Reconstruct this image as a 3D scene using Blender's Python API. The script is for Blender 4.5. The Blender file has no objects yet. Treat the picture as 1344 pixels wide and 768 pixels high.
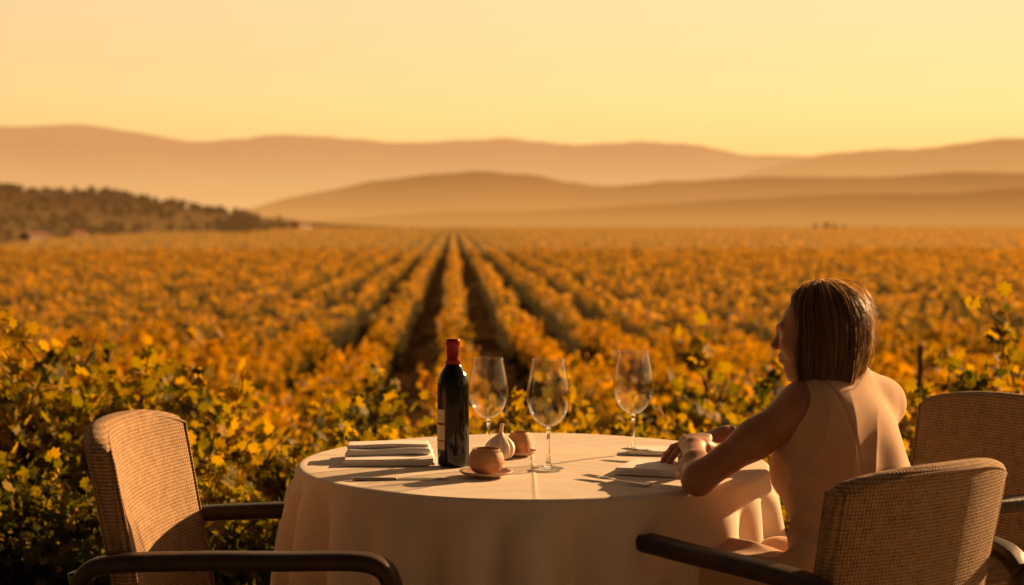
import bpy, bmesh, math, random
import numpy as np
from mathutils import Vector, Matrix, Quaternion
rng = np.random.default_rng(7)
random.seed(7)
S = bpy.context.scene
COL = S.collection
V = Vector

# ------------------------------------------------------------ helpers
def mesh_obj(name, verts, faces, mat=None, parent=None, smooth=True, link=True):
    me = bpy.data.meshes.new(name)
    me.from_pydata([tuple(v) for v in verts] if not isinstance(verts, np.ndarray) else verts.tolist(), [],
                   faces if isinstance(faces, list) else faces.tolist())
    me.update()
    if smooth:
        me.polygons.foreach_set('use_smooth', [True]*len(me.polygons))
    ob = bpy.data.objects.new(name, me)
    if link: COL.objects.link(ob)
    if mat: me.materials.append(mat)
    if parent: ob.parent = parent
    return ob

def empty(name, loc=(0,0,0), rz=0):
    e = bpy.data.objects.new(name, None)
    e.empty_display_size = 0.1
    COL.objects.link(e); e.location = loc; e.rotation_euler = (0,0,rz)
    return e

class MB:
    """accumulates geometry"""
    def __init__(s): s.v=[]; s.f=[]; s.n=0
    def add(s, v, f):
        v=np.asarray(v,float); s.v.append(v)
        s.f += [tuple(int(i)+s.n for i in q) for q in f]; s.n+=len(v)
    def obj(s, name, mat, parent=None, smooth=True, link=True):
        return mesh_obj(name, np.vstack(s.v), s.f, mat, parent, smooth, link)

def lathe(profile, segs=48):
    v=[];f=[]
    n=len(profile)
    for i in range(segs):
        a=2*math.pi*i/segs
        for r,z in profile: v.append((r*math.cos(a), r*math.sin(a), z))
    for i in range(segs):
        j=(i+1)%segs
        for k in range(n-1):
            f.append((i*n+k, j*n+k, j*n+k+1, i*n+k+1))
    return np.array(v), f

def rbox(sx,sy,sz,r,n=10):
    """rounded box surface grid, centred"""
    h=np.array([sx,sy,sz])/2
    vs={}; V_=[];F=[]
    def vid(p):
        key=tuple(np.round(p,5))
        if key not in vs: vs[key]=len(V_); V_.append(p)
        return vs[key]
    lin=lambda hh:np.unique(np.concatenate([np.linspace(-hh,-hh+r,4),np.linspace(-hh+r,hh-r,n),np.linspace(hh-r,hh,4)]).round(6))
    L=[lin(h[0]),lin(h[1]),lin(h[2])]
    for ax in range(3):
        a,b=(ax+1)%3,(ax+2)%3
        for sgn in (-1,1):
            for i in range(len(L[a])-1):
                for j in range(len(L[b])-1):
                    q=[]
                    for (u,w) in ((i,j),(i+1,j),(i+1,j+1),(i,j+1)):
                        p=np.zeros(3);p[ax]=sgn*h[ax];p[a]=L[a][u];p[b]=L[b][w];q.append(vid(p))
                    if sgn<0:q.reverse()
                    F.append(tuple(q))
    P=np.array(V_); Q=np.clip(P,-(h-r),h-r); d=P-Q
    nn=np.linalg.norm(d,axis=1,keepdims=True); nn[nn==0]=1
    return Q+r*d/nn, F

def sweep(path, w, h, side, n=5, taper=None):
    path=[np.array(p,float) for p in path]; side=np.array(side,float)
    sec=[]
    rr=min(w,h)*0.38
    for cx,cy,a0 in ((1,1,0),(-1,1,90),(-1,-1,180),(1,-1,270)):
        for k in range(n):
            a=math.radians(a0+90*k/(n-1))
            sec.append((cx*(w/2-rr)+rr*math.cos(a), cy*(h/2-rr)+rr*math.sin(a)))
    m=len(sec);v=[];f=[]
    for i,p in enumerate(path):
        t=path[min(i+1,len(path)-1)]-path[max(i-1,0)]; t/=np.linalg.norm(t)
        s=side-t*np.dot(side,t); s/=np.linalg.norm(s); up=np.cross(t,s)
        k=1 if taper is None else taper[i]
        for a,b in sec: v.append(p+s*a*k+up*b*k)
    for i in range(len(path)-1):
        for j in range(m):
            jj=(j+1)%m
            f.append((i*m+j,i*m+jj,(i+1)*m+jj,(i+1)*m+j))
    f.append(tuple(range(m-1,-1,-1))); f.append(tuple((len(path)-1)*m+j for j in range(m)))
    return np.array(v),f

def catmull(pts, sub=8):
    pts=[np.array(p,float) for p in pts]; P=[2*pts[0]-pts[1]]+pts+[2*pts[-1]-pts[-2]]; out=[]
    for i in range(1,len(P)-2):
        for k in range(sub):
            t=k/sub
            out.append(0.5*((2*P[i])+(-P[i-1]+P[i+1])*t+(2*P[i-1]-5*P[i]+4*P[i+1]-P[i+2])*t*t+(-P[i-1]+3*P[i]-3*P[i+1]+P[i+2])*t**3))
    out.append(pts[-1]); return out

def tube(path, radii, sides=5):
    path=[np.array(p,float) for p in path]; v=[];f=[]
    for i,p in enumerate(path):
        t=path[min(i+1,len(path)-1)]-path[max(i-1,0)]; t=t/(np.linalg.norm(t)+1e-9)
        a=np.array([0,0,1.]) if abs(t[2])<.9 else np.array([1.,0,0])
        s=np.cross(t,a); s/=np.linalg.norm(s); u=np.cross(s,t)
        for k in range(sides):
            an=2*math.pi*k/sides
            v.append(p+radii[i]*(math.cos(an)*s+math.sin(an)*u))
    for i in range(len(path)-1):
        for k in range(sides):
            kk=(k+1)%sides
            f.append((i*sides+k,(i+1)*sides+k,(i+1)*sides+kk,i*sides+kk))
    return np.array(v),f

# ------------------------------------------------------------ materials
def new_mat(name):
    m=bpy.data.materials.new(name); m.use_nodes=True
    nt=m.node_tree; nt.nodes.clear()
    out=nt.nodes.new('ShaderNodeOutputMaterial')
    return m,nt,out
def N(nt,t,**kw):
    n=nt.nodes.new(t)
    for k,v in kw.items(): setattr(n,k,v)
    return n
def rgba(c): return (c[0],c[1],c[2],1)
def principled(name,col,rough=.5,col2=None,nscale=8,bump=0,bscale=60,metal=0,sss=0,sheen=0,trans=0,ior=1.45,coat=0):
    m,nt,out=new_mat(name); L=nt.links
    b=N(nt,'ShaderNodeBsdfPrincipled'); L.new(b.outputs[0],out.inputs[0])
    b.inputs['Base Color'].default_value=rgba(col); b.inputs['Roughness'].default_value=rough
    b.inputs['Metallic'].default_value=metal; b.inputs['IOR'].default_value=ior
    b.inputs['Transmission Weight'].default_value=trans
    b.inputs['Coat Weight'].default_value=coat
    if sss: 
        b.inputs['Subsurface Weight'].default_value=sss; b.inputs['Subsurface Radius'].default_value=(.02,.008,.004); b.inputs['Subsurface Scale'].default_value=1.0
    if sheen: b.inputs['Sheen Weight'].default_value=sheen
    tc=N(nt,'ShaderNodeTexCoord')
    if col2 is not None:
        n=N(nt,'ShaderNodeTexNoise'); n.inputs['Scale'].default_value=nscale; n.inputs['Detail'].default_value=6
        L.new(tc.outputs['Object'],n.inputs['Vector'])
        r=N(nt,'ShaderNodeValToRGB'); r.color_ramp.elements[0].position=.35; r.color_ramp.elements[1].position=.65
        r.color_ramp.elements[0].color=rgba(col); r.color_ramp.elements[1].color=rgba(col2)
        L.new(n.outputs['Fac'],r.inputs[0]); L.new(r.outputs[0],b.inputs['Base Color'])
    if bump:
        n2=N(nt,'ShaderNodeTexNoise'); n2.inputs['Scale'].default_value=bscale; n2.inputs['Detail'].default_value=5
        L.new(tc.outputs['Object'],n2.inputs['Vector'])
        bp=N(nt,'ShaderNodeBump'); bp.inputs['Strength'].default_value=bump; bp.inputs['Distance'].default_value=.005
        L.new(n2.outputs['Fac'],bp.inputs['Height']); L.new(bp.outputs[0],b.inputs['Normal'])
    return m

def fabric(name,c1,c2,wscale=120,bump=.6,sheen=.3,transl=0.0,nscale=40):
    m,nt,out=new_mat(name); L=nt.links
    b=N(nt,'ShaderNodeBsdfPrincipled'); b.inputs['Roughness'].default_value=.9; b.inputs['Sheen Weight'].default_value=sheen
    tc=N(nt,'ShaderNodeTexCoord')
    w=[]
    for d in ('Y','Z'):
        t=N(nt,'ShaderNodeTexWave',wave_type='BANDS',bands_direction=d); t.inputs['Scale'].default_value=wscale
        t.inputs['Distortion'].default_value=0.6; t.inputs['Detail'].default_value=3; t.inputs['Detail Scale'].default_value=3
        L.new(tc.outputs['Object'],t.inputs['Vector']); w.append(t)
    a=N(nt,'ShaderNodeMath',operation='MULTIPLY'); L.new(w[0].outputs['Fac'],a.inputs[0]); L.new(w[1].outputs['Fac'],a.inputs[1])
    n=N(nt,'ShaderNodeTexNoise'); n.inputs['Scale'].default_value=nscale; n.inputs['Detail'].default_value=9; n.inputs['Roughness'].default_value=.7; L.new(tc.outputs['Object'],n.inputs['Vector'])
    n3=N(nt,'ShaderNodeTexNoise'); n3.inputs['Scale'].default_value=wscale*3; n3.inputs['Detail'].default_value=3; L.new(tc.outputs['Object'],n3.inputs['Vector'])
    a4=N(nt,'ShaderNodeMath',operation='ADD'); L.new(a.outputs[0],a4.inputs[0]); L.new(n.outputs['Fac'],a4.inputs[1])
    a5=N(nt,'ShaderNodeMath',operation='ADD'); L.new(a4.outputs[0],a5.inputs[0]); L.new(n3.outputs['Fac'],a5.inputs[1])
    mr=N(nt,'ShaderNodeMapRange'); mr.inputs[1].default_value=.75; mr.inputs[2].default_value=1.8; L.new(a5.outputs[0],mr.inputs[0])
    mx=N(nt,'ShaderNodeMix',data_type='RGBA'); mx.inputs[6].default_value=rgba(c1); mx.inputs[7].default_value=rgba(c2)
    L.new(mr.outputs[0],mx.inputs[0]); L.new(mx.outputs[2],b.inputs['Base Color'])
    bp=N(nt,'ShaderNodeBump'); bp.inputs['Strength'].default_value=bump; bp.inputs['Distance'].default_value=.003
    L.new(a5.outputs[0],bp.inputs['Height']); L.new(bp.outputs[0],b.inputs['Normal'])
    if transl:
        tr=N(nt,'ShaderNodeBsdfTranslucent'); tr.inputs[0].default_value=rgba(c2)
        ms=N(nt,'ShaderNodeMixShader'); ms.inputs[0].default_value=transl
        L.new(b.outputs[0],ms.inputs[1]); L.new(tr.outputs[0],ms.inputs[2]); L.new(ms.outputs[0],out.inputs[0])
    else: L.new(b.outputs[0],out.inputs[0])
    return m

def leaf_mat(name, stops, transl=.45, rough=.6, haze=0.0, hcol=(.75,.36,.08)):
    m,nt,out=new_mat(name); L=nt.links
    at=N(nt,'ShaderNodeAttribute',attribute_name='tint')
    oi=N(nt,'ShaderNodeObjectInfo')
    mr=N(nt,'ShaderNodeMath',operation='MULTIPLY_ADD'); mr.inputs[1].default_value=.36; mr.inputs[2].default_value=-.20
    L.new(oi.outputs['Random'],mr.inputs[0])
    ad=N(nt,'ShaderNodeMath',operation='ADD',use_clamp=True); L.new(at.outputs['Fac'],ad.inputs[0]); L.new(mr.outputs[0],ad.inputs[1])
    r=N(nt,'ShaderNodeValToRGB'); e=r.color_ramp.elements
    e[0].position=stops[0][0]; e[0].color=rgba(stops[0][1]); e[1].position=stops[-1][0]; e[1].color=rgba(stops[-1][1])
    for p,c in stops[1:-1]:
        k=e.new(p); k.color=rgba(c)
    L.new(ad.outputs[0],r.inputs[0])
    b=N(nt,'ShaderNodeBsdfPrincipled'); b.inputs['Roughness'].default_value=rough; b.inputs['Specular IOR Level'].default_value=.12
    L.new(r.outputs[0],b.inputs['Base Color'])
    t=N(nt,'ShaderNodeBsdfTranslucent'); 
    hs=N(nt,'ShaderNodeHueSaturation'); hs.inputs['Value'].default_value=1.8; hs.inputs['Saturation'].default_value=1.1; L.new(r.outputs[0],hs.inputs['Color']); L.new(hs.outputs[0],t.inputs[0])
    ms=N(nt,'ShaderNodeMixShader'); ms.inputs[0].default_value=transl
    L.new(b.outputs[0],ms.inputs[1]); L.new(t.outputs[0],ms.inputs[2])
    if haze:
        em=N(nt,'ShaderNodeEmission'); em.inputs[0].default_value=rgba(hcol); m2=N(nt,'ShaderNodeMixShader'); m2.inputs[0].default_value=haze  # haze painted onto the leaves: a flat emission colour blended in
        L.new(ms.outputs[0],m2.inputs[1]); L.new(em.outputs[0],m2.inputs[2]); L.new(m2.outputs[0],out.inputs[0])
    else: L.new(ms.outputs[0],out.inputs[0])
    return m

M_cloth=fabric('tablecloth_linen',(.72,.59,.47),(.87,.76,.65),wscale=300,bump=.10,sheen=.1,transl=.10)
M_napkin=fabric('napkin_linen',(.82,.78,.75),(.92,.89,.87),wscale=300,bump=.12,sheen=.1)
M_uphol=fabric('chair_weave',(.14,.075,.035),(.52,.32,.16),wscale=42,bump=.6,sheen=.03,nscale=30)
M_wood=principled('dark_wood',(.026,.012,.007),.45,col2=(.048,.023,.012),nscale=25,bump=.15,bscale=90)
M_skin=principled('skin',(.34,.155,.085),.5,col2=(.39,.185,.105),nscale=30,sss=.2,bump=.05,bscale=300)
M_dress=fabric('dress_crepe',(.62,.37,.22),(.74,.47,.30),wscale=300,bump=.12,sheen=.15,transl=.08)
M_bottle=principled('bottle_glass',(.005,.005,.003),.10,coat=.2)
M_capsule=principled('bottle_capsule',(.24,.010,.010),.35,metal=.3)
M_label=principled('bottle_label',(.66,.50,.36),.7,col2=(.72,.56,.42),nscale=40)
M_labelred=principled('bottle_label_band',(.30,.03,.02),.6)
M_clay=principled('terracotta_clay',(.44,.21,.10),.65,col2=(.54,.29,.15),nscale=30,bump=.3,bscale=80)
M_saucer=principled('saucer_stoneware',(.50,.30,.18),.45,col2=(.58,.38,.25),nscale=30,bump=.15)
M_garlic=principled('garlic_skin',(.82,.70,.58),.5,col2=(.70,.52,.44),nscale=40,bump=.3,bscale=120,sss=.2)
M_steel=principled('cutlery_steel',(.36,.31,.27),.3,metal=1)
M_gold=principled('bracelet_gold',(.85,.6,.25),.25,metal=1)
M_hairb=principled('hair_base',(.030,.014,.007),.55)
M_post=principled('weathered_post',(.16,.08,.04),.85,col2=(.24,.13,.07),nscale=20,bump=.6)

def hair_mat():
    m,nt,out=new_mat('hair_strands'); L=nt.links
    at=N(nt,'ShaderNodeAttribute',attribute_name='tint')
    r=N(nt,'ShaderNodeValToRGB'); r.color_ramp.elements[0].color=(.040,.019,.009,1); r.color_ramp.elements[1].color=(.16,.082,.036,1)
    L.new(at.outputs['Fac'],r.inputs[0])
    b=N(nt,'ShaderNodeBsdfPrincipled'); b.inputs['Roughness'].default_value=.40; b.inputs['Specular IOR Level'].default_value=.6; L.new(r.outputs[0],b.inputs['Base Color'])
    t=N(nt,'ShaderNodeBsdfTranslucent'); t.inputs[0].default_value=(.90,.54,.24,1)
    ms=N(nt,'ShaderNodeMixShader'); ms.inputs[0].default_value=.30
    L.new(b.outputs[0],ms.inputs[1]); L.new(t.outputs[0],ms.inputs[2]); L.new(ms.outputs[0],out.inputs[0])
    return m
M_hair=hair_mat()

def thin_glass():
    m,nt,out=new_mat('thin_wine_glass'); L=nt.links
    tr=N(nt,'ShaderNodeBsdfTransparent'); tr.inputs[0].default_value=(.975,.97,.96,1)
    g=N(nt,'ShaderNodeBsdfGlossy'); g.inputs['Roughness'].default_value=.03; g.inputs[0].default_value=(1,1,1,1)
    lw=N(nt,'ShaderNodeLayerWeight'); lw.inputs[0].default_value=.5
    pw=N(nt,'ShaderNodeMath',operation='POWER'); pw.inputs[1].default_value=4.0; L.new(lw.outputs['Facing'],pw.inputs[0])
    mu=N(nt,'ShaderNodeMath',operation='MULTIPLY_ADD',use_clamp=True); mu.inputs[1].default_value=.85; mu.inputs[2].default_value=.045; L.new(pw.outputs[0],mu.inputs[0])
    ms=N(nt,'ShaderNodeMixShader'); L.new(mu.outputs[0],ms.inputs[0]); L.new(tr.outputs[0],ms.inputs[1]); L.new(g.outputs[0],ms.inputs[2])
    L.new(ms.outputs[0],out.inputs[0]); return m
M_thin=thin_glass()
M_stem=principled('stem_glass',(1,1,1),.01,trans=1,ior=1.5)

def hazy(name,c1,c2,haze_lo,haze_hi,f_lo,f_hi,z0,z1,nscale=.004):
    """terrain material with aerial haze painted in as emission (denser low down)"""
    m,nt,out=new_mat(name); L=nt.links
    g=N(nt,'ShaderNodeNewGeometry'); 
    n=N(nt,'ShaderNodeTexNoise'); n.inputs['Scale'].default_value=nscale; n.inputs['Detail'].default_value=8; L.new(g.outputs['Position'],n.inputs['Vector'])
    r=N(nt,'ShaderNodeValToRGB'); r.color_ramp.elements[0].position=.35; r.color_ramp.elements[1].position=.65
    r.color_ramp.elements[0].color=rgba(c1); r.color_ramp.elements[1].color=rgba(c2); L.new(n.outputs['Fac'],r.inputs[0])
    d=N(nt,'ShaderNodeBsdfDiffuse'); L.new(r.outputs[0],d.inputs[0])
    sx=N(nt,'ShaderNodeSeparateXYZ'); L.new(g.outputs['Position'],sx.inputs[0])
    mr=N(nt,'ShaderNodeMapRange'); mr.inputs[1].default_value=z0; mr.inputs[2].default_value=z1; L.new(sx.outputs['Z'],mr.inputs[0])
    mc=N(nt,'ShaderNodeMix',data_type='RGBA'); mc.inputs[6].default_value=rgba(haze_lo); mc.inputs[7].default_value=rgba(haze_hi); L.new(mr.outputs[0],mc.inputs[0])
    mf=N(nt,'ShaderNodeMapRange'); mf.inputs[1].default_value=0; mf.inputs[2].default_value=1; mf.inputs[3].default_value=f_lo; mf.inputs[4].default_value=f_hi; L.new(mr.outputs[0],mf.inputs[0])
    e=N(nt,'ShaderNodeEmission'); L.new(mc.outputs[2],e.inputs[0]); e.inputs[1].default_value=1  # surface emits the haze colour; no air volume behind it
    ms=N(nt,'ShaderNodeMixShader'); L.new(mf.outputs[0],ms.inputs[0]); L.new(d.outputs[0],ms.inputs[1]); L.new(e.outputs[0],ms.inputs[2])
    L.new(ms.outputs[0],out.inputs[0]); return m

# ------------------------------------------------------------ camera
CAMZ=1.33
cam=bpy.data.cameras.new('camera'); co=bpy.data.objects.new('camera',cam); COL.objects.link(co)
cam.sensor_width=36; cam.lens=61; cam.clip_start=.05; cam.clip_end=40000
co.location=(0,0,CAMZ); co.rotation_euler=(math.radians(90-2.36),0,0)
cam.dof.use_dof=True; cam.dof.focus_distance=4.0; cam.dof.aperture_fstop=3.6
S.camera=co

# ------------------------------------------------------------ light
AZ=math.radians(50); EL=math.radians(18)
sd=V((math.sin(AZ)*math.cos(EL),math.cos(AZ)*math.cos(EL),math.sin(EL)))
sl=bpy.data.lights.new('sun','SUN'); sl.energy=10; sl.color=(1,.58,.25); sl.angle=math.radians(.6)
so=bpy.data.objects.new('sun',sl); COL.objects.link(so); so.rotation_euler=(-sd).to_track_quat('-Z','Y').to_euler(); so.location=(20,20,10)

w=bpy.data.worlds.new('World'); S.world=w; w.use_nodes=True
nt=w.node_tree; nt.nodes.clear(); L=nt.links
wo=N(nt,'ShaderNodeOutputWorld'); bg=N(nt,'ShaderNodeBackground'); bg.inputs[1].default_value=.1; L.new(bg.outputs[0],wo.inputs[0])
sky=N(nt,'ShaderNodeTexSky',sky_type='NISHITA'); sky.sun_disc=False; sky.sun_elevation=EL; sky.sun_rotation=AZ
sky.air_density=2; sky.dust_density=6; sky.ozone_density=0.5
tc=N(nt,'ShaderNodeTexCoord'); sx=N(nt,'ShaderNodeSeparateXYZ'); L.new(tc.outputs['Generated'],sx.inputs[0])
rp=N(nt,'ShaderNodeValToRGB'); e=rp.color_ramp.elements
e[0].position=0; e[0].color=(.95,.45,.13,1); e[1].position=1; e[1].color=(.14,.076,.040,1)
for p,c in ((.035,(1.0,.58,.19)),(.065,(1.0,.655,.25)),(.13,(.93,.635,.32)),(.22,(.78,.48,.21)),(.45,(.33,.185,.088))):
    k=e.new(p); k.color=rgba(c)
L.new(sx.outputs['Z'],rp.inputs[0])
dp=N(nt,'ShaderNodeVectorMath',operation='DOT_PRODUCT'); L.new(tc.outputs['Generated'],dp.inputs[0])
ga=math.radians(26); dp.inputs[1].default_value=(math.sin(ga),math.cos(ga),.08)
mr=N(nt,'ShaderNodeMapRange'); mr.inputs[1].default_value=-.45; mr.inputs[2].default_value=1.0; mr.inputs[3].default_value=.7; mr.inputs[4].default_value=13.0
L.new(dp.outputs['Value'],mr.inputs[0])
vm=N(nt,'ShaderNodeVectorMath',operation='SCALE'); L.new(rp.outputs[0],vm.inputs[0]); L.new(mr.outputs[0],vm.inputs['Scale'])
mx=N(nt,'ShaderNodeMix',data_type='RGBA'); mx.inputs[0].default_value=.94; L.new(sky.outputs[0],mx.inputs[6]); L.new(vm.outputs[0],mx.inputs[7])
L.new(mx.outputs[2],bg.inputs[0])

# ------------------------------------------------------------ terrain
FZ=-4.3
GY=[-60,5.2,5.4,7,10,14,22,35,60,400,30000]; GZ=[0,0,-.02,-.4,-1.15,-1.8,-2.75,-3.7,FZ,FZ,FZ]
def gz(y): return np.interp(y,GY,GZ)
ys=np.concatenate([[-60,-20,0,3,5,5.2],np.arange(5.4,40,.6),np.arange(41,120,3),[150,200,300,500,800,1200,2000,4000,8000,16000]])
xs=np.concatenate([[-16000,-4000,-1000,-300,-100,-50],np.arange(-30,30.1,.8),[50,100,300,1000,4000,16000]])
X,Y=np.meshgrid(xs,ys,indexing='ij')
Z=gz(Y)+np.where((Y>6)&(Y<100)&(np.abs(X)<31),.05*np.sin(X*2.1+Y)*np.sin(Y*1.7-X*.6),0)
nx,ny=X.shape
Vt=np.stack([X,Y,Z],-1).reshape(-1,3)
F=[(i*ny+j,(i+1)*ny+j,(i+1)*ny+j+1,i*ny+j+1) for i in range(nx-1) for j in range(ny-1)]
def ground_mat():
    m,nt,out=new_mat('vineyard_soil'); L=nt.links
    g=N(nt,'ShaderNodeNewGeometry')
    n=N(nt,'ShaderNodeTexNoise'); n.inputs['Scale'].default_value=.9; n.inputs['Detail'].default_value=10; n.inputs['Roughness'].default_value=.7; L.new(g.outputs['Position'],n.inputs['Vector'])
    r=N(nt,'ShaderNodeValToRGB'); e=r.color_ramp.elements; e[0].position=.3; e[0].color=(.06,.035,.02,1); e[1].position=.7; e[1].color=(.20,.12,.045,1)
    k=e.new(.5); k.color=(.11,.065,.03,1)
    L.new(n.outputs['Fac'],r.inputs[0])
    sx=N(nt,'ShaderNodeSeparateXYZ'); L.new(g.outputs['Position'],sx.inputs[0])
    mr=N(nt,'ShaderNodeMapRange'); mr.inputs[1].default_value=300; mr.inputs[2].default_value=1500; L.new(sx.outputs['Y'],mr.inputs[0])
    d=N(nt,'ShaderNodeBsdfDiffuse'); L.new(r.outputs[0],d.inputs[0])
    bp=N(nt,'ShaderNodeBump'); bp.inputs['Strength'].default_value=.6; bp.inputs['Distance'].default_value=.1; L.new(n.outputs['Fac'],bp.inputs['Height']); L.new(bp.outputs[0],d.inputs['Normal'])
    e=N(nt,'ShaderNodeEmission'); e.inputs[0].default_value=(.70,.31,.07,1)  # painted distance haze: soil fades to a glowing colour further out
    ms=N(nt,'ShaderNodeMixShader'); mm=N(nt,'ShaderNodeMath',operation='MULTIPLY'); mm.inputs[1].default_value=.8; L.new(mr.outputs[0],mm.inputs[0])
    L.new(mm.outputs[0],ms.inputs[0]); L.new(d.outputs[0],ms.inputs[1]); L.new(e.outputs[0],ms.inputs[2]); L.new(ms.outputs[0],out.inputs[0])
    return m
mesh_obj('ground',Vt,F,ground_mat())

def paving():
    m,nt,out=new_mat('terrace_stone'); L=nt.links
    tc=N(nt,'ShaderNodeTexCoord'); br=N(nt,'ShaderNodeTexBrick'); br.inputs['Scale'].default_value=1.6; br.inputs['Mortar Size'].default_value=.012
    br.inputs['Color1'].default_value=(.28,.22,.16,1); br.inputs['Color2'].default_value=(.34,.27,.2,1); br.inputs['Mortar'].default_value=(.12,.09,.07,1)
    L.new(tc.outputs['Object'],br.inputs['Vector']); b=N(nt,'ShaderNodeBsdfPrincipled'); b.inputs['Roughness'].default_value=.8; L.new(br.outputs[0],b.inputs['Base Color']); L.new(b.outputs[0],out.inputs[0]); return m
tv,tf=rbox(16,12.3,.12,.01,6); tv=tv+np.array([0,-1.0,-.056]); mesh_obj('terrace',tv,tf,paving())

def fbm(x,seed,octs=6,f0=1.0,gain=.5):
    r=np.random.default_rng(seed); y=np.zeros_like(x); a=1; f=f0
    for o in range(octs):
        ph=r.uniform(0,6.28,3); y+=a*(np.sin(x*f+ph[0])+.6*np.sin(x*f*1.37+ph[1])+.4*np.sin(x*f*2.13+ph[2]))/2; a*=gain; f*=2.03
    return y
def ridge(name,Y0,depth,pxs,pys,mat,seed,amp,nx=320,ny=24,extra=.45,gain=.5):
    fx=2278.; pxs=np.array(pxs,float); pys=np.array(pys,float)
    x=np.linspace(-.30-extra,.30+extra,nx)*Y0*1.0
    hgt=np.interp(x/Y0*fx+672,pxs,(290-pys)/fx*Y0+CAMZ)
    hgt=hgt+amp*fbm(x/Y0,seed,7,14.,gain)
    hgt=np.maximum(hgt,-3)
    v=[];yy=np.linspace(-1,1,ny)
    for j,t in enumerate(yy):
        prof=(1-abs(t)**1.5)
        yv=Y0+depth*t
        spur=1+ .25*np.sin(x/Y0*60+seed+3*t+2*fbm(x/Y0+t,seed+1,3,9.))*(1-abs(t))*abs(t)*2
        z=(hgt+5)*prof*spur-5-3.5*(1-prof)
        v.append(np.stack([x+0*z,np.full_like(x,yv)+0*z,z],-1))
    v=np.stack(v,0).reshape(-1,3)
    f=[(j*nx+i,j*nx+i+1,(j+1)*nx+i+1,(j+1)*nx+i) for j in range(ny-1) for i in range(nx-1)]
    return mesh_obj(name,v,f,mat)
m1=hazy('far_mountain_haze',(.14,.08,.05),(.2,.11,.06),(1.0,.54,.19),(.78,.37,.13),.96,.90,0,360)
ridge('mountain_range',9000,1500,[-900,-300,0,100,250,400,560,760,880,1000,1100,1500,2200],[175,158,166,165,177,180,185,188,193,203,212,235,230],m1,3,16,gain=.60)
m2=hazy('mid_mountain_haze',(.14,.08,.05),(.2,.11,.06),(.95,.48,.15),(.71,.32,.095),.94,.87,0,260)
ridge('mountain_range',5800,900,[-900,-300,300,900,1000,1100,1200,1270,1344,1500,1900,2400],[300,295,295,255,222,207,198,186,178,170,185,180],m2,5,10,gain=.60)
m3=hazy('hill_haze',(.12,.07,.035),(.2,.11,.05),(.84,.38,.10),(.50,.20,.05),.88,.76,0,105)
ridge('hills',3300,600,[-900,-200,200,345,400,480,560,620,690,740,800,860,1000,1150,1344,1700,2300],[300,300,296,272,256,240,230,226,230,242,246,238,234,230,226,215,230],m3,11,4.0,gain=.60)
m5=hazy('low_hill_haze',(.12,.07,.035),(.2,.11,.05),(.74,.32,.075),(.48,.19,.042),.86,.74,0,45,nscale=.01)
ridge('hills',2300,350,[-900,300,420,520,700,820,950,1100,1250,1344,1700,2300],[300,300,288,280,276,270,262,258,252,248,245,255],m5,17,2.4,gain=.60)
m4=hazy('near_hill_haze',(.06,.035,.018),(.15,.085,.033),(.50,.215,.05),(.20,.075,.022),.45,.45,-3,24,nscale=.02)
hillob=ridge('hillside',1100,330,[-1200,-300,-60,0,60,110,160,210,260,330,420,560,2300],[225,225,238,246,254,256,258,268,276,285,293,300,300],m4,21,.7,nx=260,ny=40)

# ------------------------------------------------------------ leaves
def rand_rot(n,r):
    q=r.normal(size=(n,4)); q/=np.linalg.norm(q,axis=1,keepdims=True)
    w_,x,y,z=q.T
    return np.stack([np.stack([1-2*(y*y+z*z),2*(x*y-z*w_),2*(x*z+y*w_)],-1),
                     np.stack([2*(x*y+z*w_),1-2*(x*x+z*z),2*(y*z-x*w_)],-1),
                     np.stack([2*(x*z-y*w_),2*(y*z+x*w_),1-2*(x*x+y*y)],-1)],1)
def leaf_template(kind):
    if kind=='grape':
        ang=np.radians([-90,-62,-38,-8,14,48,68,90,112,132,166,188,218,242]); rad=np.array([.16,.5,.40,.56,.40,.60,.46,.68,.46,.60,.40,.56,.40,.5])
        v=[(0,0,0)]+[(r*math.cos(a),r*math.sin(a)+.05,-.28*r*r+ .10*abs(math.cos(a))*r) for a,r in zip(ang,rad)]
        n=len(ang); f=[(0,1+i,1+(i+1)%n) for i in range(n)]
        return np.array(v),f
    if kind=='mid':
        v=[(0,-.5,0),(.45,-.1,.08),(.3,.4,-.05),(0,.6,-.1),(-.3,.4,-.05),(-.45,-.1,.08)]
        return np.array(v),[(0,1,2,3),(0,3,4,5)]
    v=[(-.5,-.5,0),(.5,-.45,.12),(.4,.5,0),(-.45,.55,.12)]
    return np.array(v),[(0,1,2,3)]
def add_leaves(mb,tints,centers,sizes,tint,kind,r):
    T,f=leaf_template(kind); n=len(centers); m=len(T)
    R=rand_rot(n,r)
    Vv=np.einsum('nij,mj->nmi',R,T)*sizes[:,None,None]+centers[:,None,:]
    fa=[]
    for i in range(n):
        o=i*m
        for q in f: fa.append(tuple(o+k for k in q))
    mb.add(Vv.reshape(-1,3),fa); tints.append(np.repeat(tint,m))
def finish(mb,tints,name,mats,leaf_start_face):
    ob=mb.obj(name,mats[0],smooth=False,link=False)
    me=ob.data; me.materials.append(mats[1])
    mi=np.zeros(len(me.polygons),dtype=np.int32); mi[leaf_start_face:]=1; me.polygons.foreach_set('material_index',mi)
    a=me.attributes.new('tint','FLOAT','POINT'); a.data.foreach_set('value',np.concatenate(tints).astype(np.float32))
    return ob
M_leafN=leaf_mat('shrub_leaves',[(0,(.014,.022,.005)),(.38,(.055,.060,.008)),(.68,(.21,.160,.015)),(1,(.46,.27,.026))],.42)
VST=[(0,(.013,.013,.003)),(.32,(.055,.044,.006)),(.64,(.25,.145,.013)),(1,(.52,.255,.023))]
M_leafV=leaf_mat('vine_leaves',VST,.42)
M_leafV2=leaf_mat('vine_leaves_midfield',VST,.42,haze=.07)
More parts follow.
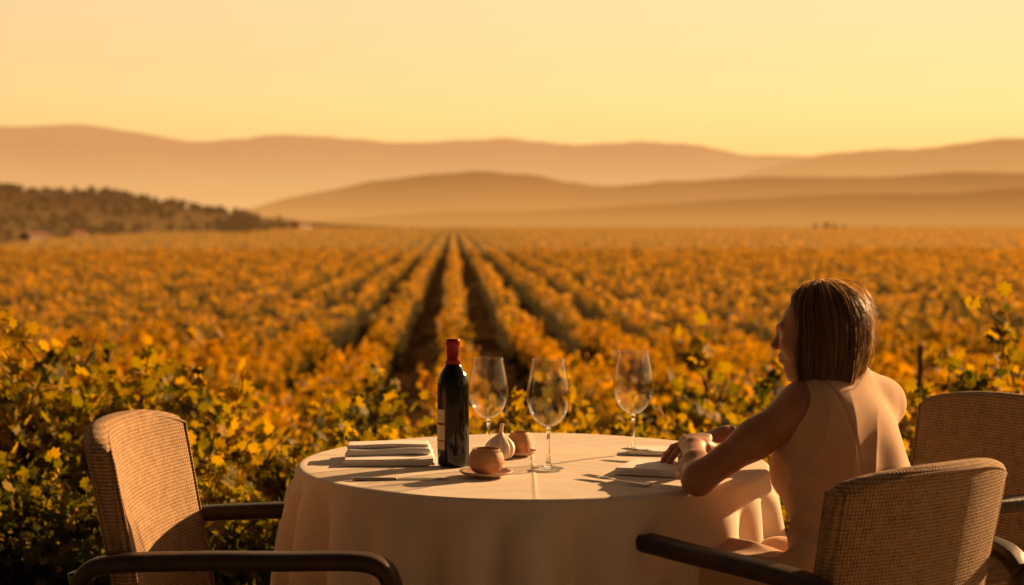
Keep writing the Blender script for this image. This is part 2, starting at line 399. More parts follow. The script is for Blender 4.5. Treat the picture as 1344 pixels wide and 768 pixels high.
M_leafV3=leaf_mat('vine_leaves_farfield',VST,.42,haze=.26,hcol=(.80,.37,.085))
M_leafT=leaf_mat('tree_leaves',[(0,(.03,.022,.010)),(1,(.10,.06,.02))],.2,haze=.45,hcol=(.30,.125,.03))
M_bark=principled('vine_bark',(.06,.032,.018),.9,col2=(.11,.06,.03),nscale=30,bump=.5)

def shrub(name,seed,H=1.1,R=.65,nst=46,kind='grape',ls=.075):
    r=np.random.default_rng(seed); mb=MB(); tints=[]; cs=[];ss=[];tt=[]
    for s in range(nst):
        a=r.uniform(0,6.283); out=R*math.sqrt(r.uniform(.02,1)); h=H*(r.uniform(.55,1.0) if s%6 else r.uniform(1.0,1.3))*(1-.35*(out/R)**2)
        b=np.array([.12*math.cos(a)*r.random(),.12*math.sin(a)*r.random(),-.1])
        tip=np.array([out*math.cos(a),out*math.sin(a),h]); mid=np.array([out*.45*math.cos(a),out*.45*math.sin(a),h*.65])+r.normal(size=3)*.05
        path=catmull([b,mid,tip],5); rad=np.linspace(.010,.0025,len(path)); v,f=tube(path,rad,4); mb.add(v,f); tints.append(np.zeros(len(v)))
        k=int(30*(.6+h/H))
        for i in range(k):
            t=r.uniform(.15,1.0)**.7; j=min(int(t*(len(path)-1)),len(path)-2); fr=t*(len(path)-1)-j
            p=path[j]*(1-fr)+path[j+1]*fr+r.normal(size=3)*np.array([.075,.075,.06])*(1.15-.75*t)
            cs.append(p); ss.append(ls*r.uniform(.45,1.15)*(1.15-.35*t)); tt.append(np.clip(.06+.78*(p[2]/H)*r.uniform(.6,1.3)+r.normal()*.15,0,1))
    nf=len(mb.f); add_leaves(mb,tints,np.array(cs),np.array(ss),np.array(tt),kind,r)
    return finish(mb,tints,name,(M_bark,M_leafN),nf)

def vine(name,seed,nl,ls,kind,length=1.7,H=1.6,W=.40,base=.55,mat=None):
    r=np.random.default_rng(seed); mb=MB(); tints=[]
    path=catmull([(0,0,-.1),(.03,.02,.3),(-.02,-.02,.6),(0,.03,.85)],3); v,f=tube(path,np.linspace(.055,.035,len(path)),5); mb.add(v,f); tints.append(np.zeros(len(v)))
    for s in (-1,1):
        path=catmull([(0,0,.8),(0,s*.3,.92),(.02,s*length*.5,.95)],3); v,f=tube(path,np.linspace(.03,.015,len(path)),4); mb.add(v,f); tints.append(np.zeros(len(v)))
    cs=[];ss=[];tt=[]
    nsh=26
    for s in range(nsh):
        y0=r.uniform(-.5,.5)*length; h=H*r.uniform(.66,1.20); x1=np.clip(r.normal(),-1.7,1.7)*W*.5; y1=y0+r.normal()*.2
        low=r.random()<.38
        zt=h if not low else r.uniform(.45,1.0); 
        if low: x1=np.sign(r.normal())*W*r.uniform(.5,1.1)
        sh_t=r.normal()*.10
        for i in range(int(nl/nsh)):
            t=r.uniform(0,1)
            bow=math.sin(t*math.pi)*.13*np.sign(x1)
            p=np.array([x1*t+bow,y0+(y1-y0)*t,.85+(zt-.85)*t])+r.normal(size=3)*np.array([.08,.12,.08])
            cs.append(p); ss.append(ls*r.uniform(.6,1.25)); tt.append(np.clip(-.05+.92*((p[2]-base)/(H-base))*r.uniform(.65,1.3)+sh_t+r.normal()*.13,0,1))  # height shading painted into leaf tint: bright tops, dark sides; jitter is leaf variety
    nf=len(mb.f); add_leaves(mb,tints,np.array(cs),np.array(ss),np.array(tt),kind,r)
    return finish(mb,tints,name,(M_bark,mat or M_leafV),nf)

def instancer(name,pts,rotz,scl,idx,objs):
    c=bpy.data.collections.new(name+'_source')
    for o in objs: c.objects.link(o)
    me=bpy.data.meshes.new(name); me.from_pydata([tuple(p) for p in pts],[],[])
    a=me.attributes.new('rotz','FLOAT','POINT'); a.data.foreach_set('value',np.array(rotz,np.float32))
    a=me.attributes.new('scl','FLOAT','POINT'); a.data.foreach_set('value',np.array(scl,np.float32))
    a=me.attributes.new('idx','INT','POINT'); a.data.foreach_set('value',np.array(idx,np.int32))
    ob=bpy.data.objects.new(name,me); COL.objects.link(ob)
    ng=bpy.data.node_groups.new(name+'_scatter','GeometryNodeTree')
    ng.interface.new_socket('Geometry',in_out='INPUT',socket_type='NodeSocketGeometry'); ng.interface.new_socket('Geometry',in_out='OUTPUT',socket_type='NodeSocketGeometry')
    gi=ng.nodes.new('NodeGroupInput'); go=ng.nodes.new('NodeGroupOutput')
    ip=ng.nodes.new('GeometryNodeInstanceOnPoints'); ci=ng.nodes.new('GeometryNodeCollectionInfo')
    ci.inputs['Collection'].default_value=c; ci.inputs['Separate Children'].default_value=True; ci.inputs['Reset Children'].default_value=True
    def na(n,t):
        x=ng.nodes.new('GeometryNodeInputNamedAttribute'); x.data_type=t; x.inputs[0].default_value=n; return x
    ar,asx,ai=na('rotz','FLOAT'),na('scl','FLOAT'),na('idx','INT')
    cx=ng.nodes.new('ShaderNodeCombineXYZ'); Lk=ng.links
    Lk.new(ar.outputs[0],cx.inputs[2]); Lk.new(gi.outputs[0],ip.inputs['Points']); Lk.new(ci.outputs[0],ip.inputs['Instance'])
    ip.inputs['Pick Instance'].default_value=True
    Lk.new(ai.outputs[0],ip.inputs['Instance Index']); Lk.new(cx.outputs[0],ip.inputs['Rotation']); Lk.new(asx.outputs[0],ip.inputs['Scale'])
    Lk.new(ip.outputs[0],go.inputs[0])
    md=ob.modifiers.new('scatter','NODES'); md.node_group=ng
    return ob

# vineyard
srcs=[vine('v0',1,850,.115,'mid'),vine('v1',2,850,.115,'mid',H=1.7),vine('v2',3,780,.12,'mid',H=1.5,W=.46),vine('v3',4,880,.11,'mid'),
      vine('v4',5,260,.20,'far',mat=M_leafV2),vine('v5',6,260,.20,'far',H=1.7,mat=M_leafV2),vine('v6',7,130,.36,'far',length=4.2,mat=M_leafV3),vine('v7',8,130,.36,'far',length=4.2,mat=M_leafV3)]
SP=2.48; yaw=math.atan2(595-672,2278.); dv=np.array([math.sin(yaw),math.cos(yaw)]); nv=np.array([math.cos(yaw),-math.sin(yaw)])
pts=[];rz=[];sc=[];ix=[]
def inside(x,y): return abs(x)<.31*y+12
for row in range(-175,175):
    off=row*SP+.05; s=12.0; w0=rng.uniform(0,6.28)
    while s<900:
        near=s<62; mid=s<240
        step=1.45 if near else (1.6 if mid else 3.8)
        p=nv*off+dv*s
        pxx=672+2278*p[0]/p[1]
        if inside(p[0],p[1]) and p[1]>12.5 and rng.random()>(.05 if near else .02):
            if not (pxx<345 and p[1]>300+max(pxx,-100)/345*420):
                jx,jy=rng.normal()*.06+.06*math.sin(s*.11+w0),rng.normal()*.12
                pts.append((p[0]+jx,p[1]+jy,gz(p[1])+0)); rz.append(-yaw+(math.pi if rng.random()<.5 else 0)+rng.normal()*.07)
                sc.append(rng.uniform(.80,1.18)*(1.0 if p[1]>22 else .95)*(1+.06*math.sin(s*.23+w0*2))); ix.append(rng.integers(0,4) if near else (rng.integers(4,6) if mid else rng.integers(6,8)))
        s+=step
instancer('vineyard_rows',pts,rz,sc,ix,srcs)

# foreground shrubs on the bank
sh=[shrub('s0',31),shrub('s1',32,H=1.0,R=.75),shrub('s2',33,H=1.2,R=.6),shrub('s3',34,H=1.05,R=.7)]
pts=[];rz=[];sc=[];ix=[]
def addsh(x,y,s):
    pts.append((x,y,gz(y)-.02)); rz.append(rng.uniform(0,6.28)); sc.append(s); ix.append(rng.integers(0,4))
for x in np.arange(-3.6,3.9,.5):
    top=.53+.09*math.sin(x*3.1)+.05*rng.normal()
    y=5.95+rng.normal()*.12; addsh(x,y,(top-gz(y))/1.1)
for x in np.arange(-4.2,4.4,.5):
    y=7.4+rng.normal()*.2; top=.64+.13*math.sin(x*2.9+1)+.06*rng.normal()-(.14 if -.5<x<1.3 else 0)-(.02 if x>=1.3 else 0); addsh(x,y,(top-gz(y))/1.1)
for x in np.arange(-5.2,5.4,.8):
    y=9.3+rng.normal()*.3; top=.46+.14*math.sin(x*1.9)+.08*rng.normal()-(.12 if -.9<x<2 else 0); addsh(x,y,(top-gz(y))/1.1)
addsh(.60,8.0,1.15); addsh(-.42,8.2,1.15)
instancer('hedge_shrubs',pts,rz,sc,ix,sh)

# distant trees
def tree(name,seed,H=9,W=4):
    r=np.random.default_rng(seed); mb=MB(); tints=[]
    path=catmull([(0,0,-.5),(.1,0,H*.3),(0,.1,H*.75)],4); v,f=tube(path,np.linspace(.3,.08,len(path)),6); mb.add(v,f); tints.append(np.zeros(len(v)))
    cs=[];ss=[];tt=[]
    for b in range(22):
        a=r.uniform(0,6.28); z=r.uniform(.22,.95)*H; rr=W*.5*r.uniform(.3,1)*math.sqrt(max(.05,1-((z/H-.5)/.55)**2)); c=np.array([rr*math.cos(a),rr*math.sin(a),z])
        v,f=tube([(0,0,z*.6),c*.6+np.array([0,0,z*.3]),c],[.09,.06,.02],4); mb.add(v,f); tints.append(np.zeros(len(v)))
        k=60; q=c+r.normal(size=(k,3))*np.array([.6,.6,.5])*W/5; cs.append(q); ss.append(r.uniform(.25,.6,k)); tt.append(np.clip(r.uniform(0,.6)+r.normal(size=k)*.2,0,1))
    nf=len(mb.f); add_leaves(mb,tints,np.vstack(cs),np.concatenate(ss),np.concatenate(tt),'far',r)
    return finish(mb,tints,name,(M_bark,M_leafT),nf)
tr=[tree('t0',1,8,6),tree('t1',2,9,5),tree('t2',3,7,7)]
pts=[];rz=[];sc=[];ix=[]
hs=hillob.data; hv=np.empty(len(hs.vertices)*3); hs.vertices.foreach_get('co',hv); hv=hv.reshape(-1,3)
hg=hv.reshape(40,260,3)
def hz(x,y):
    j=np.clip(np.searchsorted(hg[:,0,1],y),1,39); i=np.clip(np.searchsorted(hg[0,:,0],x),1,259)
    return max(hg[j,i,2],-3.5)
for k in range(1000):
    y=rng.uniform(800,1120); x=rng.uniform(-.42,-.13)*y
    cl=math.sin(x*.05)+math.sin(y*.045+x*.02)
    if cl<.2 and rng.random()<.85: continue
    pts.append((x,y,hz(x,y)-.8)); rz.append(rng.uniform(0,6.28)); sc.append(rng.uniform(.3,.65)); ix.append(rng.integers(0,3))
for px in np.arange(-60,330,4):
    y=1095; x=(px-672)/2278*y
    if rng.random()<.8: pts.append((x,y,hz(x,y)-.8)); rz.append(rng.uniform(0,6)); sc.append(rng.uniform(.25,.75)); ix.append(rng.integers(0,3))
for k in range(70):
    y=rng.uniform(430,780); px=rng.uniform(-120,300)
    if y<330+max(px,0)/345*420: continue
    pts.append(((px-672)/2278*y,y,FZ)); rz.append(rng.uniform(0,6)); sc.append(rng.uniform(.2,.45)); ix.append(rng.integers(0,3))
for px,y,s in ((322,560,1.25),(297,580,.85),(307,570,.95),(345,650,.5),(1070,900,.45),(1085,905,.55),(1095,900,.45),(1108,905,.4),(1010,930,.35),(1150,930,.35)):
    pts.append(((px-672)/2278*y,y,FZ)); rz.append(rng.uniform(0,6)); sc.append(s); ix.append(rng.integers(0,3))
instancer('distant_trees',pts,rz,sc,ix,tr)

M_wall=principled('farmhouse_wall',(.8,.72,.62),.8); M_roof=principled('farmhouse_roof',(.25,.11,.06),.8); M_win=principled('farmhouse_window',(.03,.03,.03),.2)
for px,y,sc_ in ((45,400,.62),(100,460,.6),(395,880,1.0)):
    h=empty('farmhouse',((px-672)/2278*y,y,FZ),1.0); 
    v,f=rbox(9*sc_,6*sc_,3.4*sc_,.05,3); mesh_obj('walls',v+np.array([0,0,1.7*sc_]),f,M_wall,h,False)
    a,b,c,d=4.8*sc_,3.4*sc_,3.35*sc_,5.2*sc_
    mesh_obj('roof',[(-a,-b,c),(a,-b,c),(a,b,c),(-a,b,c),(-a,0,d),(a,0,d)],[(0,1,5,4),(2,3,4,5),(0,4,3),(1,2,5),(3,2,1,0)],M_roof,h,False)
    for k in (-2.5,0,2.5):
        v,f=rbox(.9*sc_,.08,1.2*sc_,.02,3); mesh_obj('window',v+np.array([k*sc_,-3.03*sc_,1.8*sc_]),f,M_win,h,False)

for px,y,top in ((137,11.6,456),(1208,16,452)):
    x=(px-672)/2278*y; zt=CAMZ-(top-290)*y/2278
    v,f=tube([(x,y,gz(y)-.2),(x,y,(zt+gz(y))/2),(x+.01,y,zt)],[.03,.03,.027],10); mesh_obj('wooden_post',v,f+[tuple(range(20,30))],M_post)

# ------------------------------------------------------------ table
TC=np.array([.05,4.15]); TR=.565; TZ=.75
NT=960
th=np.linspace(0,2*math.pi,NT,endpoint=False)
ph=th*21+1.6*np.sin(3*th+.6)+1.1*np.sin(5*th+2)
fold=np.cos(ph)+.45*np.cos(ph*.5+1+np.sin(2*th)); fold=fold*(1+.4*np.sin(4*th+1))
tang=np.sin(ph)*.35
vts=[];rings=0
def topz(x,y): return .0012*np.sin(x*9+2*np.sin(y*5))+.0008*np.sin(y*14+x*4)+.0014*np.exp(-(x/.004)**2)+.0012*np.exp(-((y-.12)/.004)**2)
rs=np.linspace(.02,TR-.012,60)
vts.append(np.array([[0,0,TZ]]))
for r in rs: vts.append(np.stack([r*np.cos(th),r*np.sin(th),TZ+topz(r*np.cos(th),r*np.sin(th))],-1)); rings+=1
for a in np.linspace(15,90,6):
    a=math.radians(a); r=TR-.012+.014*math.sin(a); vts.append(np.stack([r*np.cos(th),r*np.sin(th),np.full(NT,TZ-.014*(1-math.cos(a)))],-1)); rings+=1
drops=np.linspace(.01,.70,44)
for d in drops:
    t=d/.70; am=.003+.100*t**.68*(1-.5*t); sm=min(1,d/.05)
    r=TR+.002+am*(fold*.8+.20)*sm+.004*t
    r=r+.004*np.sin(th*47+d*22+3*np.sin(d*9+th*4))*t*sm
    tt=th+tang*am*.9/r
    vts.append(np.stack([r*np.cos(tt),r*np.sin(tt),np.full(NT,TZ-.014-d)+.004*fold*t],-1)); rings+=1
vv=np.vstack(vts); ff=[(0,1+i,1+(i+1)%NT) for i in range(NT)]
for k in range(rings-1):
    a=1+k*NT;b=1+(k+1)*NT
    ff+=[(a+i,b+i,b+(i+1)%NT,a+(i+1)%NT) for i in range(NT)]
tab=empty('dining_table',(TC[0],TC[1],0))
v,f=lathe([(0,.745-.01),(TR-.01,.745-.01),(TR-.006,.73),(TR-.01,.705),(0,.705)],64); mesh_obj('table_top',v,f,M_wood,tab)
v,f=lathe([(0,.0),(.28,0),(.28,.03),(.06,.07),(.04,.2),(.05,.4),(.04,.6),(.09,.705),(0,.705)],40); mesh_obj('pedestal',v,f,M_wood,tab)
tcl=mesh_obj('tablecloth',vv+np.array([TC[0],TC[1],.002]),ff,M_cloth)
TOP=TZ+.003

# ------------------------------------------------------------ tableware
def P2(px,py,z=TOP):
    y=2278*(CAMZ-z)/(py-290.); return ((px-672)/2278*y,y,z)
def wineglass(loc,s=1.0,rz=0):
    e=empty('wine_glass',loc,rz)
    bowl=[(.0045,.098),(.012,.101),(.024,.108),(.038,.123),(.0475,.145),(.051,.166),(.0495,.190),(.045,.215),(.0405,.238),(.0375,.256)]
    bowl=[(p[0],p[2]) for p in catmull([(a,0,b) for a,b in bowl],4)]
    inner=[(max(r-.0014,.0005),z+.0016) for r,z in bowl]; inner[-1]=(bowl[-1][0]-.0012,bowl[-1][1])
    prof=bowl+[(bowl[-1][0]-.0006,bowl[-1][1]+.0006)]+inner[::-1]
    v,f=lathe(prof,64); mesh_obj('bowl',v*s,f,M_thin,e)
    st=[(0,.0015),(.037,.0012),(.0385,.002),(.037,.0032),(.02,.0055),(.009,.010),(.0052,.018),(.004,.04),(.0038,.07),(.0045,.088),(.0075,.0975),(.004,.1005),(0,.101)]
    v,f=lathe(st,48); mesh_obj('stem_and_foot',v*s,f,M_stem,e)
    return e
wineglass((P2(641,601)[0],P2(641,601)[1],TOP),.95)
wineglass(P2(720,617),1.0); wineglass(P2(832,597),1.0)

def bottle(loc):
    e=empty('wine_bottle',loc,0)
    prof=[(0,.004),(.02,.002),(.033,.0),(.0365,.004),(.0375,.012),(.0375,.19),(.0365,.203),(.032,.217),(.023,.231),(.0165,.243),(.0145,.256),(.0140,.285),(.0155,.286),(.0155,.296),(.0135,.298),(0,.298)]
    v,f=lathe(prof,64); mesh_obj('glass_body',v,f,M_bottle,e)
    cp=[(.0182,.2405),(.0186,.2405),(.0152,.252),(.0150,.284),(.0166,.2855),(.0166,.297),(.0155,.2995),(0,.300)]
    v,f=lathe(cp,48); mesh_obj('capsule',v,f,M_capsule,e)
    def band(n,z0,z1,a0,a1,r,m):
        v=[];f=[];K=40
        for i in range(K+1):
            a=math.radians(a0+(a1-a0)*i/K); v+=[(r*math.cos(a),r*math.sin(a),z0),(r*math.cos(a),r*math.sin(a),z1)]
        for i in range(K): f.append((2*i,2*i+2,2*i+3,2*i+1))
        mesh_obj(n,v,f,m,e)
    band('label',.040,.135,120,240,.0378,M_label); band('label_band',.098,.104,121,239,.0380,M_labelred); band('label_band',.060,.063,121,239,.0380,M_labelred)
bottle(P2(594.5,612))

def pot(loc,w,h,sw):
    r=w/2; e=empty('clay_bowl',(loc[0],loc[1],loc[2]))
    prof=[(0,.006),(r*.62,.006),(r*.80,h*.18),(r*.98,h*.42),(r,h*.56),(r*.90,h*.82),(r*.76,h*.95),(r*.74,h),(r*.68,h),(r*.70,h*.9),(r*.84,h*.6),(r*.6,h*.3),(0,h*.26)]
    v,f=lathe(prof,48); v[:,2]+=.004; mesh_obj('bowl',v,f,M_clay,e)
    s=empty('saucer',loc); R=sw/2
    prof=[(0,.002),(R*.55,.001),(R*.6,.002),(R*.9,.008),(R,.0125),(R*.99,.0145),(R*.86,.0105),(R*.6,.0060),(0,.0055)]
    v,f=lathe(prof,48); mesh_obj('dish',v,f,M_saucer,s)
pot(P2(638,627),.082,.060,.122); pot(P2(682,600),.060,.056,.085)

K=96;prof=[(0,0),(.012,.0005),(.024,.004),(.032,.014),(.034,.025),(.030,.036),(.020,.046),(.010,.053),(.005,.060),(.004,.070),(.0045,.078),(0,.079)]
pr=catmull([(a,0,b) for a,b in prof],4)
v=[];n=len(pr)
for i in range(K):
    a=2*math.pi*i/K
    for p in pr:
        z=p[2]; rb=1-.16*abs(math.cos(a*4.5))**8*math.sin(math.pi*min(1,z/.06)); v.append((p[0]*rb*math.cos(a)+(.004*(z/.07)**3),p[0]*rb*math.sin(a),z))
f=[(i*n+k,((i+1)%K)*n+k,((i+1)%K)*n+k+1,i*n+k+1) for i in range(K) for k in range(n-1)]
g=mesh_obj('garlic_bulb',np.array(v)*1.10,f,M_garlic); g.location=P2(656,604); 

def napkin(cx,cy,rz,sx,sy,layers,roll=False,seed=0):
    r=np.random.default_rng(seed); mb=MB(); z=0
    for l in range(layers):
        t=.0055; v,f=rbox(sx-.004*l*r.random(),sy-.006*l*r.random(),t,.0027,16)
        v=v+np.array([r.normal()*.0010,r.normal()*.0012,z+t/2]); v[:,2]+=.0010*np.sin(v[:,0]*38+l)*np.cos(v[:,1]*30+seed)*(l/ max(1,layers)); v[:,2]+=.0010
        v[:,0]+=.0012*np.sin(v[:,1]*40+l*2); mb.add(v,f); z+=t*.86
    if roll:
        v,f=rbox(sx*.94,sy*.55,.016,.0078,16); v[:,2]+=z+.009+.002*np.sin(v[:,0]*30); v[:,1]+=sy*.14+.004*np.sin(v[:,0]*25); mb.add(v,f)
        v,f=rbox(sx*.92,sy*.40,.009,.0044,14); v[:,2]+=z+.021+.0015*np.sin(v[:,0]*26+1); v[:,1]+=sy*.18; v[:,0]-=.003; mb.add(v,f)
    o=mb.obj('folded_napkin',M_napkin); o.location=(cx,cy,TOP); o.rotation_euler=(0,0,rz); return o
p=P2(510,606); napkin(p[0],p[1],math.radians(3),.215,.19,3,True,1)
p=P2(862,620); napkin(p[0],p[1],math.radians(-22),.15,.17,3,False,2)
p=P2(848,598); napkin(p[0]+.03,p[1]+.03,math.radians(-6),.14,.10,2,False,3)

def fork(loc,rz):
    e=empty('fork',loc,rz)
    path=[(x,0,.004+.006*math.exp(-((x-.055)/.02)**2)) for x in np.linspace(-.11,.03,20)]
    tp=[.9]*3+list(np.linspace(.9,.45,12))+[.45,.5,.8,1.1,1.5]
    v,f=sweep(path,.016,.003,(0,1,0),3,tp); mesh_obj('handle',v,f,M_steel,e)
    mb=MB(); v,f=rbox(.022,.026,.0025,.0012,5); v=v+np.array([.038,0,.0045]); mb.add(v,f)
    for k in (-1.5,-.5,.5,1.5):
        pth=[(x,k*.0068,.0045+.6*(x-.045)**2) for x in np.linspace(.045,.092,8)]
        v,f=sweep(pth,.0032,.0022,(0,1,0),3,[1,1,1,1,.95,.85,.7,.4]); mb.add(v,f)
    mb.obj('tines',M_steel,e)
def knife(loc,rz):
    e=empty('table_knife',loc,rz)
    v,f=sweep([(x,0,.004) for x in np.linspace(-.10,.0,10)],.014,.006,(0,1,0),4,[.8,1,1,1,1,.95,.9,.85,.8,.75]); mesh_obj('handle',v,f,M_steel,e)
    n=14; xs_=np.linspace(0,.12,n); v=[];
    for x in xs_:
        t=x/.12; wd=.0085*(1-.9*max(0,(t-.75)/.25)**2); v+=[(x,-.005,.0045),(x,-.005+.001+wd*2,.0040),(x,-.005,.0030)]
    f=[]
    for i in range(n-1):
        a=3*i; f+=[(a,a+3,a+4,a+1),(a+1,a+4,a+5,a+2),(a+2,a+5,a+3,a)]
    mesh_obj('blade',v,f,M_steel,e,False)
p=P2(520,632); knife((p[0],p[1],TOP),math.radians(2))
p=P2(806,634); fork((p[0],p[1],TOP+.001),math.radians(180-48))
p=P2(862,606); fork((p[0],p[1],TOP+.018),math.radians(180-32))

# ------------------------------------------------------------ chairs
def chair(loc,rz,top=.89,bw=.27,th_=.055,ext=0.0):
    e=empty('armchair',loc,rz)
    H=top-.42
    v,f=rbox(th_,2*bw,H,.025,18)
    vv=(v[:,2]+H/2)/H; u=v[:,1]/bw
    front=(v[:,0]>0)
    v[:,0]+=-.235-ext-.105*vv+.065*u**2*(.6+.4*vv)+front*.012*(1-u**2)*np.sin(vv*np.pi)
    v[:,1]*=1+.05*vv
    v[:,2]+=.42+H/2-.022*np.abs(u)**4*vv+.012*(1-u**2)*vv
    mesh_obj('back_cushion',v,f,M_uphol,e)
    for sgn in (1,-1):
        pth=[]
        for k in range(61):
            q=k/60
            if q<.3: uu,zz=-1,q/.3
            elif q<.7: uu,zz=-1+(q-.3)/.4*2,1
            else: uu,zz=1,1-(q-.7)/.3
            x=-.235-ext-.105*zz+.065*uu**2*(.6+.4*zz)+sgn*(th_/2-.003)
            y=uu*(bw-.012)*(1+.05*zz); z=.42+zz*(H-.010)-.022*abs(uu)**4*zz+.012*(1-uu**2)*zz-.004
            pth.append((x,y,z))
        v,f=tube(pth,[.0038]*len(pth),6); mesh_obj('piping',v,f,M_uphol,e)
    v,f=rbox(.52+ext,.53,.10,.04,14); r2=(v[:,0]/.26)**2+(v[:,1]/.265)**2
    v[:,2]+=.415+.02*np.clip(1-r2,0,1)*(v[:,2]>0); v[:,0]+=.02-ext/2; mesh_obj('seat_cushion',v,f,M_uphol,e)
    v,f=rbox(.54+ext,.56,.05,.008,4); v[:,2]+=.345; v[:,0]+=.02-ext/2; mesh_obj('seat_frame',v,f,M_wood,e,True)
    for s in (-1,1):
        pth=catmull([(-.315-ext,s*.285,.60),(-.26-ext,s*.292,.635),(-.12,s*.305,.648),(.06,s*.312,.652),(.20,s*.312,.655),(.255,s*.312,.645),(.278,s*.312,.615),(.284,s*.310,.56),(.280,s*.300,.30),(.275,s*.290,0.006)],6)
        v,f=sweep(pth,.058,.036,(0,1,0),5); mesh_obj('arm_and_front_leg',v,f,M_wood,e)
        pth=catmull([(-.36-ext,s*.27,.006),(-.30-ext,s*.275,.30),(-.285-ext,s*.285,.45),(-.315-ext,s*.287,.62)],6)
        v,f=sweep(pth,.036,.045,(0,1,0),5); mesh_obj('rear_leg',v,f,M_wood,e)
        v,f=sweep([(-.28-ext,s*.288,.345),(.0,s*.295,.345),(.27,s*.30,.345)],.028,.05,(0,1,0),5); mesh_obj('side_rail',v,f,M_wood,e)
    return e
chair((-.49,3.75,0),math.radians(-5),.895,ext=.05)
FW=np.array([-.633,.774,0.]); RT=np.array([.774,.633,0.]); UP=np.array([0,0,1.])
chair((.645,3.66,0),math.atan2(.774,-.633)-.03,.845,.245)
chair((1.05,4.42,0),math.atan2(-.51,-.86),.86)

# ------------------------------------------------------------ woman (implicit surface body)
class Field:
    def __init__(s,lo,hi,h):
        s.lo=np.array(lo,float); s.h=h; s.n=(np.ceil((np.array(hi)-s.lo)/h)).astype(int)+1
        s.D=np.full(s.n,1.0,np.float32); s.ax=[s.lo[i]+h*np.arange(s.n[i]) for i in range(3)]
    def sub(s,lo,hi,m):
        a=np.clip(np.floor((np.array(lo)-m-s.lo)/s.h).astype(int),0,s.n); b=np.clip(np.ceil((np.array(hi)+m-s.lo)/s.h).astype(int)+1,0,s.n)
        if np.any(b<=a): return None,None
        sl=tuple(slice(a[i],b[i]) for i in range(3))
        P=(s.ax[0][sl[0]][:,None,None],s.ax[1][sl[1]][None,:,None],s.ax[2][sl[2]][None,None,:])
        return sl,P
    def comb(s,sl,d,k,neg=False):
        a=s.D[sl]
        if neg:
            d=-d; h=np.clip(k-np.abs(a-d),0,None)/k; s.D[sl]=np.maximum(a,d)+h*h*k/4; return
        h=np.clip(k-np.abs(a-d),0,None)/k; s.D[sl]=np.minimum(a,d)-h*h*k/4
    def cap(s,a,b,ra,rb,k=.02,neg=False):
        a=np.array(a,float);b=np.array(b,float);R=max(ra,rb)
        sl,P=s.sub(np.minimum(a,b)-R,np.maximum(a,b)+R,k+.02)
        if sl is None: return
        ab=b-a; L2=ab@ab+1e-12
        q=[P[i]-a[i] for i in range(3)]
        t=np.clip((q[0]*ab[0]+q[1]*ab[1]+q[2]*ab[2])/L2,0,1)
        d=np.sqrt((q[0]-t*ab[0])**2+(q[1]-t*ab[1])**2+(q[2]-t*ab[2])**2)-(ra+(rb-ra)*t)
        s.comb(sl,d.astype(np.float32),k,neg)
    def ell(s,c,A,r,k=.02,neg=False):
        c=np.array(c,float);A=np.array(A,float);r=np.array(r,float);R=r.max()
        sl,P=s.sub(c-R,c+R,k+.02)
        if sl is None: return
        q=[P[i]-c[i] for i in range(3)]
        l=[A[j][0]*q[0]+A[j][1]*q[1]+A[j][2]*q[2] for j in range(3)]
        k0=np.sqrt(sum((l[j]/r[j])**2 for j in range(3)))+1e-9; k1=np.sqrt(sum((l[j]/r[j]**2)**2 for j in range(3)))+1e-9
        s.comb(sl,(k0*(k0-1)/k1).astype(np.float32),k,neg)
    def mesh(s):
        D=s.D; S_=D<0
        nx,ny,nz_=[n-1 for n in s.n]
        c=np.zeros((nx,ny,nz_),np.int8)
        offs=[(0,0,0),(1,0,0),(0,1,0),(1,1,0),(0,0,1),(1,0,1),(0,1,1),(1,1,1)]
        for o in offs: c+=S_[o[0]:o[0]+nx,o[1]:o[1]+ny,o[2]:o[2]+nz_]
        act=(c>0)&(c<8); I=np.argwhere(act); ids=np.full(act.shape,-1,np.int32); ids[act]=np.arange(len(I))
        vals=np.stack([D[I[:,0]+o[0],I[:,1]+o[1],I[:,2]+o[2]] for o in offs],1); O=np.array(offs,float)
        acc=np.zeros((len(I),3)); cnt=np.zeros(len(I))
        for a in range(8):
            for b in range(a+1,8):
                if np.abs(O[a]-O[b]).sum()!=1: continue
                va,vb=vals[:,a],vals[:,b]; m=(va<0)!=(vb<0); t=np.where(m,va/np.where(m,va-vb,1),0)
                acc+=np.where(m[:,None],O[a]+t[:,None]*(O[b]-O[a]),0); cnt+=m
        pos=(I+acc/cnt[:,None])*s.h+s.lo
        Q=[]
        for ax in range(3):
            b_,c_=(ax+1)%3,(ax+2)%3
            s0=[None]*3;s1=[None]*3
            s0[ax]=slice(0,-1);s1[ax]=slice(1,None)
            for k in (b_,c_): s0[k]=slice(1,-1); s1[k]=slice(1,-1)
            A_=S_[tuple(s0)]; m=A_!=S_[tuple(s1)]; J=np.argwhere(m); ins=A_[m]
            J[:,b_]+=1; J[:,c_]+=1
            def cell(db,dc):
                K_=J.copy(); K_[:,b_]+=db; K_[:,c_]+=dc; return ids[K_[:,0],K_[:,1],K_[:,2]]
            q=np.stack([cell(-1,-1),cell(0,-1),cell(0,0),cell(-1,0)],1)
            q=np.where(ins[:,None],q,q[:,::-1]); Q.append(q)
        return pos,np.vstack(Q)

